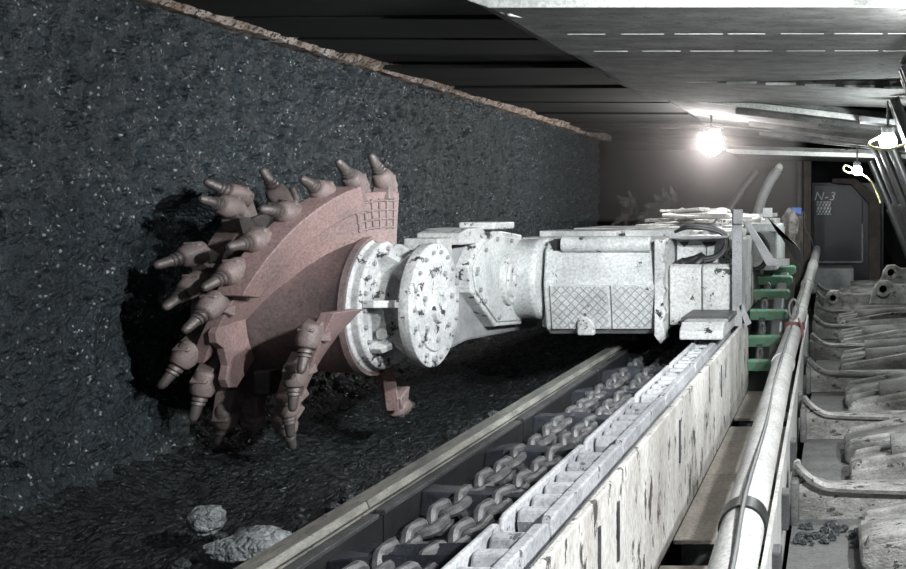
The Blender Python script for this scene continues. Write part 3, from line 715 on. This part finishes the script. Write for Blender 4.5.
    if k in (4, 5):
        for xo, zo, rr in (((.46, -.80, .075),) if k != 5 else ((-.06, -1.02, .07), (.62, -.72, .08))):
            lug = MB().prism_y([(xo-.14, zo-.16), (xo-.09, zo+.02), (xo-.04, zo+.085), (xo+.05, zo+.09), (xo+.12, zo+.05), (xo+.6, zo+.04), (xo+.6, zo-.16)], yb-.06, yb+.03).build('hinge_lug', M['base'], t, bevel=.015)
            MB().lathe((xo, yb-.06, zo), (0, -1, 0), [(0, rr), (.03, rr), (.03, rr*.55), (.0, rr*.5)], 20).build('pin_ring', M['base'], lug, smooth=True)

# ------------------------------------------------------------------ lamps
def lamp(c, r, mat, label, top, parts_mat='steel', loop=None):
    t = thing('mine_lamp', label, 'lamp', c, 'lamps hung under the roof')
    c = V(c); g = MB()
    g.lathe(c-V((0, 0, r)), (0, 0, 1), [(r-r*math.cos(a)+.0, max(.004, r*math.sin(a))) for a in [PI*q/12 for q in range(13)]], 20).build('globe', M[mat], t, smooth=True)
    MB().lathe(c+V((0, 0, r*.85)), (0, 0, 1), [(0, r*.75), (.05, r*.8), (.07, .03)], 20).build('cap', M[parts_mat], t, smooth=True)
    MB().cyl(c+V((0, 0, r*.8+.05)), (c.x, c.y, top), .012, n=8).build('hanger', M[parts_mat], t)
    if loop: MB().tube(loop, .012, 8, res=5).build('cord', M['yellow'], t, smooth=True)
    return t
lamp((-1.40, 11.05, .75), .13, 'lamp', 'brightest lamp, star-like white globe hung above the white machine', 1.07)
lx, ly, lz = .43, 8.6, .60
lamp((lx, ly, lz), .075, 'lamp2', 'white lamp with pale yellow cord loop under the roof at the right edge', .95, loop=[(lx+.3, ly, lz+.06), (lx+.17, ly-.1, lz-.02), (lx, ly-.14, lz-.075), (lx-.14, ly-.12, lz-.06), (lx-.165, ly-.05, lz-.02), (lx-.11, ly, lz+.02), (lx-.03, ly, lz+.06)])
lamp((.25, 13.1, .53), .065, 'lamp2', 'small white lamp under the roof above the dark blue cabinet', .9, loop=[(.19, 13.1, .56), (.10, 13.1, .60), (.07, 13.1, .55), (.13, 13.1, .50), (.3, 13.1, .48), (.42, 13.0, .40), (.5, 13.0, .25), (.55, 12.9, .1)])

# ------------------------------------------------------------------ far end
t = thing('control_cabinet', 'dark blue cabinet marked N-3 at the far end', 'cabinet', (0, 17.4, -1.3))
MB().box(-.46, .80, 17.2, 17.8, -1.3, .50).build('housing', M['navy'], t, bevel=.02)
MB().box(-.42, .42, 17.16, 17.2, -.87, .45).build('door', M['navy'], t, bevel=.01)
MB().box(.405, .43, 17.13, 17.17, -.87, -.22).build('door_edge', M['panel_edge'], t)
MB().box(-.42, .41, 17.12, 17.17, -.89, -.86).build('door_sill', M['panel_edge'], t)
cu = bpy.data.curves.new('lettering_outline', 'FONT'); cu.body = 'N-3'; cu.size = .205; cu.extrude = .003; cu.shear = .25; cu.space_character = 1.15
tmp = bpy.data.objects.new('lettering_outline', cu); me = bpy.data.meshes.new_from_object(tmp); bpy.data.objects.remove(tmp); me.materials.clear(); me.materials.append(M['letter'])
lt = bpy.data.objects.new('lettering', me); COL.objects.link(lt); lt.parent = t
lt.location = V((-.415, 17.15, .185)) - BASE[t.name]; lt.rotation_euler = (PI/2, 0, 0)
MB().box(-.365, -.12, 17.145, 17.16, -.065, .165).build('sign_plate', M['letter'], t)
b = MB()
for q in range(5):
    xx = -.36 + q*.055
    for zz_ in (-.06, .055): b.obox((xx+.02, 17.142, zz_+.05), (.016, .006, .125), (0, .5, 0)); b.obox((xx+.02, 17.142, zz_+.05), (.010, .006, .125), (0, -.5, 0))
b.build('lattice_mark', M['navy'], t)
tag(MB().box(-.42, .25, 15.7, 16.6, -1.3, -.90).build('floor_step', M['grey'], bevel=.02), 'low pale grey block in front of the dark blue cabinet', 'block')
t = thing('steel_column', 'dark brown steel column left of the dark blue cabinet', 'column', (-.54, 16.2, -1.62))
for x0, x1 in ((-.66, -.585), (-.555, -.43)): MB().box(x0, x1, 16.1, 16.3, -1.62, .86).build('flange', M['brown'], t, bevel=.01)
MB().box(-.6, -.5, 16.25, 16.3, -1.62, .86).build('web', M['brown'], t)
t = MB().prism_y([(.52, -1.62), (.52, .12), (.22, .45), (-.1, .47), (-.1, .55), (.3, .55), (.72, .2), (.72, -1.62)], 16.9, 17.05).build('steel_arch', M['brown'], bevel=.01)
tag(t, 'dark steel arch bent over the right of the blue cabinet', 'arch')
t = thing('inclined_prop', 'curved grey pipe-like prop leaning up to the roof left of the brown column', 'prop', (-1.2, 14.6, -1.0))
MB().tube([(-1.2, 14.6, -1.0), (-1.19, 14.6, -.2), (-1.12, 14.6, .15), (-1.0, 14.6, .42), (-.88, 14.6, .60)], .075, 14, res=5).build('tube', M['grey'], t, smooth=True)
MB().lump((-.86, 14.55, .63), (.06, .06, .07), 4).build('joint', M['pipe'], t)
MB().tube([(-1.75, 14.9, -1.0), (-1.7, 14.9, -.2), (-1.5, 14.9, .2), (-1.2, 14.9, .6)], .06, 10, res=4).build('brace', M['steel'], t, smooth=True)
t = thing('hung_bundle', 'pale mottled bundle standing on a dark box beside the brown column', 'bundle', (-.72, 14.2, -.75))
MB().lump((-.70, 14.2, -.25), (.17, .15, .27), 11, 4, .7).build('bundle_cloth', M['bundle'], t, smooth=True)
MB().box(-.86, -.52, 14.05, 14.4, -1.62, -.42).build('lower_box', M['brown'], t, bevel=.03)
t = thing('blue_box', 'small bright blue box with a thin hanging wire beside the brown column', 'junction box', (-.57, 14.3, -.05))
MB().box(-.67, -.52, 14.2, 14.3, -.05, .05).build('case', M['blue'], t, bevel=.01)
MB().box(-.62, -.50, 14.26, 14.5, -1.62, .0).build('bracket', M['brown'], t)
MB().tube([(-.53, 14.2, 0), (-.47, 14.2, -.04), (-.48, 14.2, -.14), (-.46, 14.2, -.25), (-.37, 14.2, -.42), (-.33, 14.2, -.55)], .005, 6, res=5).build('wire', M['hose'], t, smooth=True)
# loose white and grey lumps lying on top of the machine
for k, (x, y, s) in enumerate(((-1.75, 11.6, .07), (-1.62, 12.0, .06), (-1.35, 11.7, .07), (-1.25, 12.4, .06), (-1.1, 11.2, .05), (-.98, 12.0, .06), (-1.48, 12.6, .07), (-.86, 10.6, .05), (-1.9, 12.2, .08), (-1.7, 12.7, .09), (-1.55, 11.3, .08), (-1.2, 12.8, .08), (-1.4, 12.1, .09), (-1.02, 12.6, .07))):
    zt = -.06 if x < -1.3 and 10.9 < y < 12.9 else -.12
    tag(MB().lump((x, y, zt+s*.5), (s*1.3, s, s*.75), 30+k, 2).build('stone_lump', M['white_dirty']), 'pale dusty stone lying on top of the white machine', 'stone', 'pale stones on top of the machine')

# ------------------------------------------------------------------ lumps of coal on the floor
tag(MB().lump((-2.03, 3.44, -1.17), (.155, .10, .085), 21, 4, .5, .1).build('coal_lump', M['lump']), 'large grey coal lump beside the pale conveyor lip', 'coal lump')
tag(MB().lump((-2.62, 4.15, -1.275), (.070, .075, .072), 22, 4, .5, .6).build('coal_lump', M['lump']), 'smaller upright grey coal lump left of the large one', 'coal lump')
rr = random.Random(3)
for k in range(60):
    y = rr.uniform(3.3, 6.2); x = rr.uniform(-2.6, -1.78)
    if math.hypot(y-DY, 0) < .95 and x < -2.2: continue
    if abs(x+2.03) < .2 and abs(y-3.44) < .2: continue
    s = rr.uniform(.012, .036)
    tag(MB().lump((x, y, floor_z(x, y)+s*.35), (s*1.3, s, s*.8), 50+k, 1).build('coal_piece', M['small_lump']), 'small dark coal piece on the loose coal beside the conveyor', 'coal piece', 'small coal pieces beside the conveyor')
for k in range(46):
    x = -.16 + rr.random()**1.3*.42; y = 4.02 + rr.gauss(0, .07) + .05*x; s = rr.uniform(.008, .026)
    tag(MB().lump((x, y, -1.30+s*.4), (s*1.2, s, s*.8), 150+k, 1).build('rubble_piece', M['small_lump']), 'small grey rubble piece in front of the nearest push bar', 'rubble', 'rubble pieces by the nearest push bar')

# ------------------------------------------------------------------ haze volume added to imitate lens glow around the far lamp
hz = bpy.data.materials.new('lens_glow_haze'); hz.use_nodes = True; n_ = hz.node_tree; n_.nodes.clear()
vs_ = n_.nodes.new('ShaderNodeVolumeScatter'); vs_.inputs['Density'].default_value = .03; vs_.inputs['Anisotropy'].default_value = .72; vs_.inputs['Color'].default_value = (.95, .90, .90, 1)
ou_ = n_.nodes.new('ShaderNodeOutputMaterial'); n_.links.new(vs_.outputs[0], ou_.inputs['Volume'])
tag(MB().box(-3.3, -.42, 9.0, 14.0, -.1, .93).build('lens_glow_haze', hz), 'thin haze added to imitate lens glow around the far lamp', 'haze', None, 'stuff')
# ------------------------------------------------------------------ lights and camera
def point(name, loc, w, r, col=(1, 1, 1)):
    l = bpy.data.lights.new(name, 'POINT'); l.energy = w; l.shadow_soft_size = r; l.color = col
    o = bpy.data.objects.new(name, l); COL.objects.link(o); o.location = loc; return o
point('support_lamp_light', (1.2, 2.15, .90), 620, .05, (.97, .99, 1.0))
point('walkway_lamp_light', (.60, 4.78, .78), 115, .05, (.98, 1, .99))  # unseen fill light added to brighten the support bases
sp = bpy.data.lights.new('machine_fill_spot', 'SPOT'); sp.energy = 800; sp.spot_size = math.radians(62); sp.spot_blend = 1.0; sp.shadow_soft_size = .05; sp.color = (.94, .98, 1)  # unseen fill spot added to brighten the machine and drum
so = bpy.data.objects.new('machine_fill_spot', sp); COL.objects.link(so); so.location = (.78, 3.35, .82)
so.rotation_euler = (V((-2.0, 6.15, -.30))-V(so.location)).to_track_quat('-Z', 'Y').to_euler()
point('camera_side_light', (-.2, -.6, .5), 30, .3, (.85, .93, 1.0))
w = bpy.data.worlds.new('world'); bpy.context.scene.world = w; w.use_nodes = True
w.node_tree.nodes['Background'].inputs[0].default_value = (.75, .85, 1, 1); w.node_tree.nodes['Background'].inputs[1].default_value = .006
for o in list(COL.objects):
    if o.parent is None: o.location.z += H
cam = bpy.data.cameras.new('camera'); co = bpy.data.objects.new('camera', cam); COL.objects.link(co)
co.location = (0, 0, H); co.rotation_euler = (PI/2, 0, 0)
cam.sensor_width = 36; cam.sensor_fit = 'HORIZONTAL'; cam.lens = 1000*36/906
cam.shift_x = .5-838/906; cam.shift_y = (211-284.5)/906; cam.clip_start = .02
sc = bpy.context.scene; sc.camera = co
sc.view_settings.view_transform = 'Standard'; sc.view_settings.look = 'None'; sc.view_settings.exposure = 0; sc.view_settings.gamma = 1
